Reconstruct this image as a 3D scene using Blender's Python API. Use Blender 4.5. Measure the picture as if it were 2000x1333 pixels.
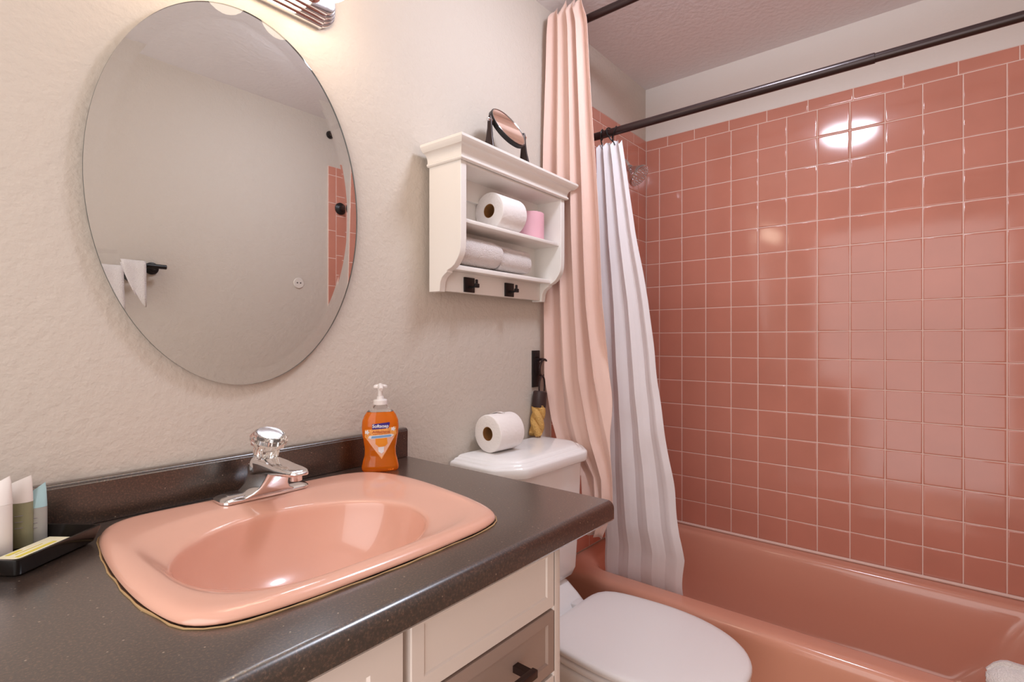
import bpy, bmesh, math, random
from mathutils import Vector, Matrix
from math import sin, cos, pi, radians, sqrt
import colorsys
random.seed(4)
S = bpy.context.scene
COL = S.collection
for _o in list(bpy.data.objects): bpy.data.objects.remove(_o)

# ------------------------------------------------------------ camera
cam = bpy.data.cameras.new('camera'); camo = bpy.data.objects.new('camera', cam); COL.objects.link(camo)
camo.location = (-2.372, -1.1335, 1.228)
camo.rotation_euler = (pi / 2, 0, -0.8784)
cam.sensor_width = 36; cam.lens = 1032 / 2000 * 36; cam.shift_y = -0.00065
cam.clip_start = 0.01
S.camera = camo
# ------------------------------------------------------------ view, world
S.view_settings.view_transform = 'Standard'; S.view_settings.look = 'None'
S.view_settings.gamma = 1; S.view_settings.use_curve_mapping = False
S.view_settings.exposure = 0.68
W = bpy.data.worlds.new('world'); S.world = W; W.use_nodes = True
W.node_tree.nodes['Background'].inputs[0].default_value = (1, .97, .95, 1)
W.node_tree.nodes['Background'].inputs[1].default_value = 0.3
CEIL_LIGHT = 35.0      # emission of the ceiling dome
BULB = 7.5            # emission of the vanity globes

# daylight and hall light that comes in through the open doorway behind the camera
def area(name, loc, rot, sx, sy, power, col):
    l = bpy.data.lights.new(name, 'AREA'); l.shape = 'RECTANGLE'; l.size = sx; l.size_y = sy
    l.energy = power; l.color = col
    o = bpy.data.objects.new(name, l); COL.objects.link(o); o.location = loc; o.rotation_euler = rot
    return o
area('doorway_light', (-2.96, -0.85, 1.10), (0, -pi / 2, 0), 2.1, 1.25, 13.5, (1.0, .97, .96))

# ------------------------------------------------------------ materials
def sr(r, g, b):
    f = lambda c: (c / 255 / 12.92) if c / 255 <= .04045 else ((c / 255 + .055) / 1.055) ** 2.4
    return (f(r), f(g), f(b), 1)
def mat(name, col, rough=.5, metal=0, spec=.5, bump=None, var=None, trans=0, ior=1.45, emit=None, es=0, coat=0, sheen=0, sss=0):
    m = bpy.data.materials.new(name); m.use_nodes = True
    nt = m.node_tree; b = nt.nodes['Principled BSDF']
    b.inputs['Base Color'].default_value = col; b.inputs['Roughness'].default_value = rough
    b.inputs['Metallic'].default_value = metal; b.inputs['Specular IOR Level'].default_value = spec
    b.inputs['Transmission Weight'].default_value = trans; b.inputs['IOR'].default_value = ior
    b.inputs['Coat Weight'].default_value = coat; b.inputs['Sheen Weight'].default_value = sheen
    if emit: b.inputs['Emission Color'].default_value = emit; b.inputs['Emission Strength'].default_value = es
    tc = nt.nodes.new('ShaderNodeTexCoord')
    if bump:   # list of (scale, strength, detail)
        prev = None
        for sc_, st_, de_ in bump:
            n = nt.nodes.new('ShaderNodeTexNoise'); n.inputs['Scale'].default_value = sc_; n.inputs['Detail'].default_value = de_
            nt.links.new(tc.outputs['Object'], n.inputs['Vector'])
            bp = nt.nodes.new('ShaderNodeBump'); bp.inputs['Strength'].default_value = st_; bp.inputs['Distance'].default_value = .01
            nt.links.new(n.outputs['Fac'], bp.inputs['Height'])
            if prev: nt.links.new(prev.outputs[0], bp.inputs['Normal'])
            prev = bp
        nt.links.new(prev.outputs[0], b.inputs['Normal'])
    if var:    # (scale, amount)
        n = nt.nodes.new('ShaderNodeTexNoise'); n.inputs['Scale'].default_value = var[0]; n.inputs['Detail'].default_value = 3
        nt.links.new(tc.outputs['Object'], n.inputs['Vector'])
        r = nt.nodes.new('ShaderNodeValToRGB')
        k = var[1]
        r.color_ramp.elements[0].position = .3; r.color_ramp.elements[1].position = .7
        r.color_ramp.elements[0].color = tuple(c * (1 - k) for c in col[:3]) + (1,)
        r.color_ramp.elements[1].color = tuple(min(1, c * (1 + k)) for c in col[:3]) + (1,)
        nt.links.new(n.outputs['Fac'], r.inputs['Fac']); nt.links.new(r.outputs['Color'], b.inputs['Base Color'])
    return m
M = {}
M['wall'] = mat('wall_paint', (.60, .525, .455, 1), .7, spec=.25, bump=[(55, .22, 3), (150, .12, 2)])
M['ceiling'] = mat('ceiling_paint', (.80, .77, .78, 1), .8, spec=.2, bump=[(60, .2, 2)])
M['alcove'] = mat('alcove_paint', (.76, .70, .65, 1), .6, spec=.3, bump=[(60, .08, 2)])
M['tile'] = mat('pink_tile', (.57, .232, .165, 1), .10, spec=.55, bump=[(9, .03, 1)], var=(5, .05))
M['grout'] = mat('pink_grout', (.80, .58, .50, 1), .7)
M['floor'] = mat('floor_vinyl', (.58, .36, .21, 1), .35, var=(4, .12))
M['porc_pink'] = mat('pink_porcelain', (.77, .42, .315, 1), .22, spec=.6, coat=.5)
M['tub'] = mat('pink_enamel', (.67, .31, .215, 1), .13, spec=.6, bump=[(5, .03, 1)])
M['porc'] = mat('white_porcelain', (.90, .88, .87, 1), .10, spec=.6)
M['seat'] = mat('white_seat_plastic', (.85, .81, .80, 1), .28)
M['chrome'] = mat('chrome', (.82, .82, .84, 1), .07, metal=1)
M['satin'] = mat('satin_chrome', (.55, .52, .53, 1), .22, metal=1)
M['white'] = mat('white_paint', (.86, .81, .76, 1), .4, spec=.4)
M['vanity'] = mat('vanity_paint', (.78, .69, .64, 1), .42, spec=.4)
M['drawer'] = mat('greige_paint', (.37, .27, .23, 1), .42, spec=.4)
M['black'] = mat('black_metal', (.012, .009, .009, 1), .35, spec=.4)
M['bronze'] = mat('oil_rubbed_bronze', (.030, .014, .012, 1), .30, metal=.3, spec=.6)
M['rod'] = mat('bronze_rod', (.035, .018, .017, 1), .28, metal=.35, spec=.7)
M['curtain'] = mat('peach_curtain_cloth', (.93, .69, .60, 1), .8, spec=.1, sheen=.3, bump=[(700, .12, 1)])
M['liner'] = mat('white_liner_cloth', (.92, .87, .88, 1), .6, spec=.25, bump=[(14, .25, 2)])
M['paper'] = mat('tissue_paper', (.88, .82, .79, 1), .9, spec=.1, bump=[(120, .15, 2)])
M['card'] = mat('cardboard', (.30, .14, .05, 1), .9, spec=.1)
M['terry'] = mat('white_terry', (.86, .78, .75, 1), .95, spec=.05, sheen=.4, bump=[(320, .7, 3), (30, .3, 2)])
M['pinkplastic'] = mat('pink_paper', (.82, .45, .52, 1), .55)
M['dkplastic'] = mat('black_tray_plastic', (.010, .007, .006, 1), .16, spec=.6)
M['cream'] = mat('cream_card', (.84, .78, .56, 1), .6)
M['yellow'] = mat('yellow_print', (.75, .62, .10, 1), .6)
M['tube_white'] = mat('milky_plastic', (.80, .72, .68, 1), .35)
M['tube_green'] = mat('olive_gel', (.42, .40, .24, 1), .25, trans=.35)
M['tube_clear'] = mat('cloudy_clear_plastic', (.62, .60, .56, 1), .25, trans=.35)
M['tube_blue'] = mat('pale_blue_plastic', (.42, .62, .66, 1), .35)
M['ink'] = mat('grey_ink', (.25, .22, .24, 1), .6)
M['rope'] = mat('golden_rope', (.66, .39, .13, 1), .8, spec=.15, bump=[(160, .6, 2)])
M['ferrule'] = mat('brown_sleeve', (.040, .020, .018, 1), .45)
M['caulk'] = mat('yellowed_caulk', (.45, .29, .14, 1), .6)
M['plate'] = mat('ivory_plate', (.70, .63, .57, 1), .4)
M['plastic_white'] = mat('white_plastic', (.82, .76, .72, 1), .3)
M['gel'] = mat('orange_gel', (1.0, .25, .012, 1), .05, trans=.55, ior=1.36)
M['bottle_clear'] = mat('clear_plastic', (.95, .93, .9, 1), .05, trans=.92, ior=1.3)
M['crystal'] = mat('crystal_acrylic', (.98, .95, .90, 1), .03, trans=.95, ior=1.49)
M['lab_blue'] = mat('violet_banner', (.035, .012, .20, 1), .4)
M['lab_white'] = mat('white_print', (.85, .82, .85, 1), .5)
M['lab_sky'] = mat('light_blue_capsule', (.22, .42, .72, 1), .4)
M['lab_peach'] = mat('peach_print', (.90, .50, .35, 1), .5)
M['lab_orange'] = mat('deep_orange_print', (.88, .30, .02, 1), .5)
M['lab_red'] = mat('brick_print', (.50, .08, .02, 1), .5)
M['globe'] = mat('globe_bulb', (1, .9, .8, 1), .2, emit=(1, .80, .60, 1), es=BULB)
M['dome'] = mat('frosted_dome', (.9, .9, .9, 1), .3, emit=(.80, .86, 1.0, 1), es=CEIL_LIGHT)
M['glass'] = mat('mirror_glass', (.97, .985, .975, 1), 0.0, trans=1, ior=1.5)
M['silver'] = mat('mirror_silver', (.80, .79, .77, 1), 0.0, metal=1)
M['edge'] = mat('mirror_edge', (.05, .06, .055, 1), .3)
M['magmirror'] = mat('small_mirror_silver', (.80, .78, .77, 1), .02, metal=1)
for k_, w_ in (('curtain', .25), ('liner', .30)):     # thin cloth lets some light through
    nt_ = M[k_].node_tree; b_ = nt_.nodes['Principled BSDF']; tr_ = nt_.nodes.new('ShaderNodeBsdfTranslucent'); mx_ = nt_.nodes.new('ShaderNodeMixShader')
    tr_.inputs[0].default_value = b_.inputs['Base Color'].default_value; mx_.inputs[0].default_value = w_
    nt_.links.new(b_.outputs[0], mx_.inputs[1]); nt_.links.new(tr_.outputs[0], mx_.inputs[2]); nt_.links.new(mx_.outputs[0], nt_.nodes['Material Output'].inputs[0])
# laminate counter: dark brown with fine light and dark specks
def laminate():
    m = mat('speckled_laminate', (.1, .07, .055, 1), .30, spec=1.0)
    nt = m.node_tree; b = nt.nodes['Principled BSDF']; b.inputs['Coat Weight'].default_value = 1; b.inputs['Coat Roughness'].default_value = .24; b.inputs['Coat IOR'].default_value = 1.62; b.inputs['Sheen Weight'].default_value = .12; b.inputs['Sheen Roughness'].default_value = .35; b.inputs['Sheen Tint'].default_value = (1, .88, .80, 1)
    tc = [n for n in nt.nodes if n.type == 'TEX_COORD'][0]
    n1 = nt.nodes.new('ShaderNodeTexNoise'); n1.inputs['Scale'].default_value = 330; n1.inputs['Detail'].default_value = 3; n1.inputs['Roughness'].default_value = .7
    r1 = nt.nodes.new('ShaderNodeValToRGB'); e = r1.color_ramp.elements
    e[0].position = .33; e[0].color = (.006, .0025, .0015, 1); e[1].position = .70; e[1].color = (.11, .058, .034, 1)
    x = e.new(.52); x.color = (.026, .012, .007, 1)
    v = nt.nodes.new('ShaderNodeTexVoronoi'); v.inputs['Scale'].default_value = 95
    r2 = nt.nodes.new('ShaderNodeValToRGB'); e = r2.color_ramp.elements
    e[0].position = .06; e[0].color = (1, 1, 1, 1); e[1].position = .13; e[1].color = (0, 0, 0, 1)
    w = nt.nodes.new('ShaderNodeTexWhiteNoise'); thr = nt.nodes.new('ShaderNodeMath'); thr.operation = 'GREATER_THAN'; thr.inputs[1].default_value = .72
    mul = nt.nodes.new('ShaderNodeMath'); mul.operation = 'MULTIPLY'
    mix = nt.nodes.new('ShaderNodeMix'); mix.data_type = 'RGBA'; mix.inputs[7].default_value = (.34, .27, .20, 1)
    L = nt.links.new
    L(tc.outputs['Object'], n1.inputs['Vector']); L(n1.outputs['Fac'], r1.inputs['Fac'])
    L(tc.outputs['Object'], v.inputs['Vector']); L(v.outputs['Distance'], r2.inputs['Fac'])
    L(v.outputs['Position'], w.inputs['Vector']); L(w.outputs['Value'], thr.inputs[0])
    L(thr.outputs[0], mul.inputs[0]); L(r2.outputs['Color'], mul.inputs[1]); L(mul.outputs[0], mix.inputs[0])
    L(r1.outputs['Color'], mix.inputs[6]); L(mix.outputs[2], b.inputs['Base Color'])
    return m
M['laminate'] = laminate()

# ------------------------------------------------------------ helpers
def link(name, me, mt, parent=None, smooth=None):
    o = bpy.data.objects.new(name, me); COL.objects.link(o)
    mts = mt if isinstance(mt, (list, tuple)) else [mt]
    for m_ in mts: me.materials.append(M[m_] if isinstance(m_, str) else m_)
    if parent: o.parent = parent
    return o
def fin(name, bm, mt, parent=None, smooth=True, ang=35):
    bmesh.ops.recalc_face_normals(bm, faces=bm.faces)
    me = bpy.data.meshes.new(name); bm.to_mesh(me); bm.free()
    if smooth:
        me.shade_smooth()
        try: me.set_sharp_from_angle(angle=radians(ang))
        except Exception: pass
    return link(name, me, mt, parent)
def tag(o, label, cat, group=None):
    o['label'] = label; o['category'] = cat
    if group: o['group'] = group
    return o
def thing(name, label, cat, loc=(0, 0, 0), rz=0, group=None):
    o = bpy.data.objects.new(name, None); COL.objects.link(o)
    o.location = loc; o.rotation_euler = (0, 0, rz); o.empty_display_size = .02
    return tag(o, label, cat, group)
def struct(o): o['kind'] = 'structure'; return o
def box(bm, x0, x1, y0, y1, z0, z1, bev=0, seg=2, mi=0):
    x0, x1 = min(x0, x1), max(x0, x1); y0, y1 = min(y0, y1), max(y0, y1); z0, z1 = min(z0, z1), max(z0, z1)
    r = bmesh.ops.create_cube(bm, size=1)
    for v in r['verts']:
        v.co = Vector((x0 + (v.co.x + .5) * (x1 - x0), y0 + (v.co.y + .5) * (y1 - y0), z0 + (v.co.z + .5) * (z1 - z0)))
    fs = set(f for v in r['verts'] for f in v.link_faces)
    for f in fs: f.material_index = mi
    if bev:
        es = list(set(e for v in r['verts'] for e in v.link_edges))
        bmesh.ops.bevel(bm, geom=es, offset=bev, segments=seg, profile=.5, affect='EDGES')
def lathe(bm, prof, n=32, M4=None, caps=True, mi=0):
    """prof list (r,z); revolve around z, transformed by M4"""
    M4 = M4 or Matrix()
    rings = []
    for r, z in prof:
        if r < 1e-6: rings.append([bm.verts.new(M4 @ Vector((0, 0, z)))])
        else: rings.append([bm.verts.new(M4 @ Vector((r * cos(2 * pi * i / n), r * sin(2 * pi * i / n), z))) for i in range(n)])
    for a, b in zip(rings, rings[1:]):
        for i in range(n):
            j = (i + 1) % n
            if len(a) == 1 and len(b) == 1: continue
            if len(a) == 1: f = bm.faces.new((a[0], b[i], b[j]))
            elif len(b) == 1: f = bm.faces.new((a[i], b[0], a[j]))
            else: f = bm.faces.new((a[i], b[i], b[j], a[j]))
            f.material_index = mi
    if caps:
        if len(rings[0]) > 2: bm.faces.new(rings[0]).material_index = mi
        if len(rings[-1]) > 2: bm.faces.new(rings[-1]).material_index = mi
def loft(bm, rings, closed=True, cap0=True, cap1=True, mi=0):
    vs = [[bm.verts.new(p) for p in r] for r in rings]
    n = len(vs[0])
    for a, b in zip(vs, vs[1:]):
        for i in range(n if closed else n - 1):
            j = (i + 1) % n
            bm.faces.new((a[i], a[j], b[j], b[i])).material_index = mi
    if cap0 and closed: bm.faces.new(list(reversed(vs[0]))).material_index = mi
    if cap1 and closed: bm.faces.new(vs[-1]).material_index = mi
    return vs
def catmull(pts, n, closed=False):
    P = [Vector(p) for p in pts]; out = []; m = len(P)
    segs = m if closed else m - 1
    for s in range(segs):
        p0 = P[(s - 1) % m] if closed or s > 0 else P[0] * 2 - P[1]
        p1 = P[s]; p2 = P[(s + 1) % m]
        p3 = P[(s + 2) % m] if closed or s + 2 < m else P[-1] * 2 - P[-2]
        for k in range(n):
            t = k / n
            out.append(.5 * ((2 * p1) + (-p0 + p2) * t + (2 * p0 - 5 * p1 + 4 * p2 - p3) * t * t + (-p0 + 3 * p1 - 3 * p2 + p3) * t ** 3))
    if not closed: out.append(P[-1])
    return out
def tube(bm, pts, r, n=12, closed=False, mi=0):
    P = [Vector(p) for p in pts]; m = len(P); rings = []
    up = Vector((0, 0, 1)); prevn = None
    for i in range(m):
        if closed: t = (P[(i + 1) % m] - P[(i - 1) % m]).normalized()
        else: t = (P[min(i + 1, m - 1)] - P[max(i - 1, 0)]).normalized()
        if prevn is None:
            a = up if abs(t.dot(up)) < .9 else Vector((1, 0, 0)); nn = (a - t * a.dot(t)).normalized()
        else: nn = (prevn - t * prevn.dot(t)).normalized()
        prevn = nn; b = t.cross(nn); rr = r[i] if isinstance(r, (list, tuple)) else r
        rings.append([P[i] + (nn * cos(2 * pi * k / n) + b * sin(2 * pi * k / n)) * rr for k in range(n)])
    if closed: rings.append(rings[0])
    vs = loft(bm, rings, cap0=not closed, cap1=not closed, mi=mi)
    if closed: bmesh.ops.remove_doubles(bm, verts=bm.verts, dist=1e-6)
def prism(bm, poly, axis, a, b, mi=0):
    """extrude 2D polygon (list of (p,q)) between a and b on axis 'x','y','z'"""
    def P(p, q, t): return {'x': (t, p, q), 'y': (p, t, q), 'z': (p, q, t)}[axis]
    v0 = [bm.verts.new(P(p, q, a)) for p, q in poly]; v1 = [bm.verts.new(P(p, q, b)) for p, q in poly]
    n = len(poly)
    fs = [bm.faces.new(v0), bm.faces.new(v1)]
    for i in range(n): fs.append(bm.faces.new((v0[i], v0[(i + 1) % n], v1[(i + 1) % n], v1[i])))
    for f in fs: f.material_index = mi
    return fs
def rrect(x0, x1, y0, y1, r, n=6):
    out = []
    for cx, cy, a0 in ((x1 - r, y1 - r, 0), (x0 + r, y1 - r, 90), (x0 + r, y0 + r, 180), (x1 - r, y0 + r, 270)):
        for k in range(n + 1):
            a = radians(a0 + 90 * k / n); out.append((cx + r * cos(a), cy + r * sin(a)))
    return out
def subsurf(o, lv=2):
    m = o.modifiers.new('sub', 'SUBSURF'); m.levels = lv; m.render_levels = lv; return o
def bevelmod(o, w, seg=3, ang=30):
    m = o.modifiers.new('bev', 'BEVEL'); m.width = w; m.segments = seg; m.limit_method = 'ANGLE'; m.angle_limit = radians(ang); return o
def wn(o):
    m = o.modifiers.new('wn', 'WEIGHTED_NORMAL'); m.weight = 100; m.keep_sharp = True; return o
def evalmesh(o, name):
    dg = bpy.context.evaluated_depsgraph_get()
    return bpy.data.meshes.new_from_object(o.evaluated_get(dg))
def RX(a): return Matrix.Rotation(a, 4, 'X')
def RY(a): return Matrix.Rotation(a, 4, 'Y')
def RZ(a): return Matrix.Rotation(a, 4, 'Z')
def T(*v): return Matrix.Translation(Vector(v if len(v) == 3 else v[0]))

# ============================================================ THE ROOM
XL, YB, ZC = -3.0, -1.52, 2.438          # left wall, wall behind the camera, ceiling
TILE_TOP = 2.187; ROW0 = 2.139; P = 0.1095; S0 = 0.0728; TX = -0.786
bm = bmesh.new(); box(bm, XL - .1, .1, YB - .1, .1, -.1, 0); struct(fin('floor', bm, 'floor', smooth=False))
bm = bmesh.new(); box(bm, XL - .1, .1, YB - .1, .1, ZC, ZC + .1); struct(fin('ceiling', bm, 'ceiling', smooth=False))

def tilewall(bm, origin, du, nrm, ulen, cols, zbot, ubreaks_half, mi_t=1, mi_g=2, trim=0):
    """pillowed tiles on a plane. origin=(x,y) at u=0, du direction along wall, nrm into the room."""
    O = Vector((origin[0], origin[1], 0)); du = Vector(du); nn = Vector(nrm)
    g = .0014
    def tile(u0, u1, z0, z1):
        u0 += g; u1 -= g; z0 += g; z1 -= g
        if u1 - u0 < .004 or z1 - z0 < .004: return
        lv = [(0, .0040), (.0003, .0050), (.0012, .0058), (.0028, .0062), (.0050, .0064)]
        rings = []
        for ins, h in lv:
            ins = min(ins, (u1 - u0) * .45, (z1 - z0) * .45)
            rings.append([O + du * a + nn * h + Vector((0, 0, b)) for a, b in ((u0 + ins, z0 + ins), (u1 - ins, z0 + ins), (u1 - ins, z1 - ins), (u0 + ins, z1 - ins))])
        loft(bm, rings, cap0=False, cap1=True, mi=mi_t)
    # body rows
    z = ROW0
    while z > zbot + .001:
        z0 = max(z - P, zbot)
        for a, b in zip(cols, cols[1:]): tile(a, b, z0, z)
        z = z0
    if trim:
        z = ROW0
        while z > zbot + .001:
            z0 = max(z - .1525, zbot); tile(ulen - trim, ulen, z0, z); z = z0
    # border row of long half tiles
    for a, b in zip(ubreaks_half, ubreaks_half[1:]): tile(a, b, ROW0, TILE_TOP)
    # grout bed
    vs = [bm.verts.new(O + du * u + nn * .0048 + Vector((0, 0, zz))) for u, zz in ((0, zbot), (ulen, zbot), (ulen, TILE_TOP), (0, TILE_TOP))]
    bm.faces.new(vs).material_index = mi_g
    # edge of the tiled field
    vs = [bm.verts.new(p) for p in (O + du * ulen + Vector((0, 0, zbot)), O + du * ulen + nn * .0058 + Vector((0, 0, zbot)), O + du * ulen + nn * .0058 + Vector((0, 0, TILE_TOP)), O + du * ulen + Vector((0, 0, TILE_TOP)))]
    bm.faces.new(vs).material_index = mi_g
    vs = [bm.verts.new(p) for p in (O + Vector((0, 0, TILE_TOP)), O + nn * .0058 + Vector((0, 0, TILE_TOP)), O + du * ulen + nn * .0058 + Vector((0, 0, TILE_TOP)), O + du * ulen + Vector((0, 0, TILE_TOP)))]
    bm.faces.new(vs).material_index = mi_g
WM = ['wall', 'tile', 'grout']
ZB = .392
# right wall (long tiled wall of the tub)
bm = bmesh.new(); box(bm, .0065, .1, YB - .1, .1, 0, ZC)
cols = [0.006] + [S0 + i * P for i in range(0, 14) if S0 + i * P < 1.50] + [1.514]
half = [.006, .113, .240] + [.240 + k * .1525 for k in range(1, 9)] + [1.514]
tilewall(bm, (.0065, 0), (0, -1, 0), (-1, 0, 0), 1.52, cols, ZB, half)
struct(wn(fin('wall_right', bm, ['alcove', 'tile', 'grout'], ang=50)))
# mirror wall
bm = bmesh.new(); box(bm, XL - .1, .1, .0, .1, 0, ZC)
c2 = [0.0] + [.738 - k * P for k in range(6, -1, -1)]
h2 = [0, .10, .2525, .405, .5575, .71, .786]
h2 = [0, .128, .2805, .433, .5855, .738, .786]
tilewall(bm, (0, 0), (-1, 0, 0), (0, -1, 0), .786, c2, ZB, h2, trim=.048)
struct(wn(fin('wall_front', bm, WM, ang=50)))
# wall behind the camera
bm = bmesh.new(); box(bm, XL - .1, .1, YB - .1, YB, 0, ZC)
tilewall(bm, (0, YB), (-1, 0, 0), (0, 1, 0), .786, c2, ZB, h2, trim=.048)
struct(wn(fin('wall_back', bm, WM, ang=50)))
# left wall with an open doorway
bm = bmesh.new(); box(bm, XL - .1, XL, YB - .1, -1.48, 0, ZC); box(bm, XL - .1, XL, -.22, .1, 0, ZC); box(bm, XL - .1, XL, -1.48, -.22, 2.16, ZC)
struct(fin('wall_left', bm, 'wall', smooth=False))

# ============================================================ VANITY
CT = .918; CX = -1.463; CF = -.635
# cabinet body
t = thing('vanity_cabinet', 'off-white painted vanity cabinet under the brown speckled counter', 'cabinet', (-2.2, -.3, 0))
t.location = (0, 0, 0)
bm = bmesh.new(); box(bm, -2.93, -1.597, -.58, -.004, .09, .11); box(bm, -2.93, -1.62, -.52, -.01, 0, .09); box(bm, -1.617, -1.597, -.58, -.004, .11, CT - .04); box(bm, -2.93, -2.91, -.58, -.004, .11, CT - .04); box(bm, -2.91, -1.617, -.012, -.004, .11, CT - .04); box(bm, -2.91, -2.42, -.58, -.57, .11, CT - .04); box(bm, -1.948, -1.928, -.58, -.56, .11, CT - .04)
fin('carcass', bm, 'vanity', t, smooth=False)
bm = bmesh.new(); box(bm, -1.615, -1.595, -.6, -.58, .09, CT - .04, .001); fin('stile', bm, 'vanity', t)
def front(name, x0, x1, z0, z1, mt, fr=.022, ins=.004, drop=0):
    bm = bmesh.new()
    yf = -.600 + drop
    rings = []
    for i_, y in ((0, -.580), (0, yf + .0015), (.0015, yf), (fr, yf), (fr + .003, yf + ins), (fr + .006, yf + ins)):
        rings.append([(x0 + i_, y, z0 + i_), (x1 - i_, y, z0 + i_), (x1 - i_, y, z1 - i_), (x0 + i_, y, z1 - i_)])
    loft(bm, rings, cap0=True, cap1=True)
    return fin(name, bm, mt, t, smooth=False)
front('false_panel', -1.932, -1.611, .762, CT - .041, 'vanity', ins=.002)
front('false_panel', -2.42, -1.944, .762, CT - .041, 'vanity', fr=.05)
front('door', -2.42, -1.944, .11, .757, 'vanity', fr=.05)
dr = front('drawer', -1.932, -1.611, .648, .757, 'drawer', fr=.020)
bm = bmesh.new(); box(bm, -1.838, -1.705, -.634, -.623, .696, .709, .0015); box(bm, -1.722, -1.709, -.625, -.594, .697, .708); box(bm, -1.834, -1.821, -.625, -.594, .697, .708)
fin('handle', bm, 'bronze', dr)
dr = front('drawer', -1.932, -1.611, .40, .642, 'vanity', fr=.035)
bm = bmesh.new(); box(bm, -1.838, -1.705, -.638, -.626, .512, .530, .0015); box(bm, -1.727, -1.712, -.628, -.592, .514, .528); box(bm, -1.831, -1.816, -.628, -.592, .514, .528)
fin('handle', bm, 'bronze', dr)
front('door', -1.932, -1.611, .11, .394, 'vanity', fr=.04)

# sink outline (plan), from the back left corner clockwise in plan
OUT = [(-2.127, -.079), (-2.099, -.066), (-2.024, -.066), (-1.892, -.073), (-1.717, -.085), (-1.655, -.115), (-1.630, -.170), (-1.624, -.235), (-1.628, -.305),
       (-1.641, -.397), (-1.652, -.450), (-1.668, -.500), (-1.690, -.532), (-1.735, -.549), (-1.795, -.553), (-1.897, -.554), (-2.044, -.547), (-2.125, -.531), (-2.157, -.505), (-2.168, -.470),
       (-2.175, -.398), (-2.173, -.296), (-2.162, -.181), (-2.148, -.112)]
SCX, SCY = -1.90, -.315
NS = 96
dense = catmull([(x, y, 0) for x, y in OUT], 14, closed=True)
def byangle(curve, cx, cy, n):
    res = []
    A = [(math.atan2(p[1] - cy, p[0] - cx), sqrt((p[0] - cx) ** 2 + (p[1] - cy) ** 2)) for p in curve]
    A.sort(); m = len(A)
    for k in range(n):
        a = -pi + 2 * pi * (k + .5) / n
        lo = A[-1]; hi = A[0]; la = lo[0] - 2 * pi; ha = hi[0]
        for i in range(m):
            if A[i][0] >= a:
                hi = A[i]; ha = hi[0]; lo = A[i - 1]; la = lo[0] if i > 0 else lo[0] - 2 * pi; break
        else: lo = A[-1]; la = lo[0]; hi = A[0]; ha = hi[0] + 2 * pi
        tt = (a - la) / max(ha - la, 1e-9); r = lo[1] + (hi[1] - lo[1]) * tt
        res.append((cx + r * cos(a), cy + r * sin(a)))
    return res
outl = byangle(dense, SCX, SCY, NS)
# countertop
bm = bmesh.new()
prof = [(-.024, CT - .038), (CF + .004, CT - .038)]
prof = [(-.003, CT - .038), (CF + .003, CT - .038), (CF, CT - .034)]
for k in range(7):
    a = radians(180 - 90 * k / 6); prof.append((CF + .014 + .014 * cos(a), CT - .014 + .014 * sin(a)))
prof.append((-.003, CT))
prism(bm, prof, 'x', -2.94, CX)
ctop = fin('countertop', bm, 'laminate', None, ang=25)
bm = bmesh.new()
hole = [(SCX + (x - SCX) * .93, SCY + (y - SCY) * .93) for x, y in outl]
prism(bm, hole, 'z', CT - .1, CT + .1); cut = fin('cutter', bm, 'laminate', smooth=False)
md = ctop.modifiers.new('b', 'BOOLEAN'); md.object = cut; md.operation = 'DIFFERENCE'; md.solver = 'EXACT'
me = evalmesh(ctop, 'countertop'); ctop.modifiers.clear(); ctop.data = me
bpy.data.objects.remove(cut)
tag(ctop, 'dark brown speckled laminate vanity countertop with rounded front edge', 'countertop')
bm = bmesh.new()
bp = [(-.003, CT + .0005), (-.0215, CT + .0005), (-.0215, CT + .070)]
for k in range(6):
    a = radians(180 - 90 * k / 5); bp.append((-.0215 + .007 + .007 * cos(a), CT + .070 + .007 * sin(a)))
bp.append((-.003, CT + .077))
prism(bm, bp, 'x', -2.94, CX - .003)
o = fin('backsplash', bm, 'laminate', ctop, ang=25); bevelmod(o, .003, 2, 60)

# sink
bm = bmesh.new()
def inset(f, z, extra=0):
    out_ = []
    for x, y in outl:
        d = Vector((x - SCX, y - SCY)); L = d.length; d2 = d * ((L - f) / L); out_.append((SCX + d2.x, SCY + d2.y, z))
    return out_
ang = [math.atan2(y - SCY, x - SCX) for x, y in outl]
def ell(cx, cy, a, b, z, n=2.0):
    out_ = []
    for t_ in ang:
        c_, s_ = cos(t_), sin(t_); r = (abs(c_ / a) ** n + abs(s_ / b) ** n) ** (-1 / n); out_.append((cx + r * c_, cy + r * s_, z))
    return out_
BX, BY = -1.93, -.356
rings = [inset(.045, CT + .0005), inset(.0, CT + .001), inset(-.001, CT + .004), inset(.002, CT + .009), inset(.008, CT + .0130), inset(.018, CT + .0145), inset(.025, CT + .0143),
         ell(-1.903, -.335, .237, .191, CT + .0135, 3.6), ell(-1.905, -.337, .229, .184, CT + .0105, 3.3), ell(-1.917, -.350, .211, .169, CT + .0060, 2.5),
         ell(BX, BY, .1965, .1610, CT + .0025, 2.15), ell(BX, BY, .1930, .1580, CT + .0005), ell(BX, BY, .1905, .1555, CT - .005), ell(BX, BY, .188, .154, CT - .020), ell(BX, BY, .178, .145, CT - .050), ell(BX, BY, .158, .127, CT - .085),
         ell(BX, BY, .125, .10, CT - .113), ell(BX, BY, .075, .062, CT - .128), ell(BX, BY, .024, .024, CT - .134), ell(BX, BY, .021, .021, CT - .150)]
loft(bm, rings, cap0=False, cap1=True)
sink = fin('sink', bm, 'porc_pink', ang=80); subsurf(sink, 1)
tag(sink, 'glossy pink drop-in bathroom sink with oval bowl set in the counter', 'sink')
bm = bmesh.new(); lathe(bm, [(0, -.004), (.010, -.004), (.019, 0), (.022, .001), (.023, -.001), (.022, -.003)], 32, T(BX, BY, CT - .131), caps=False)
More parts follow.
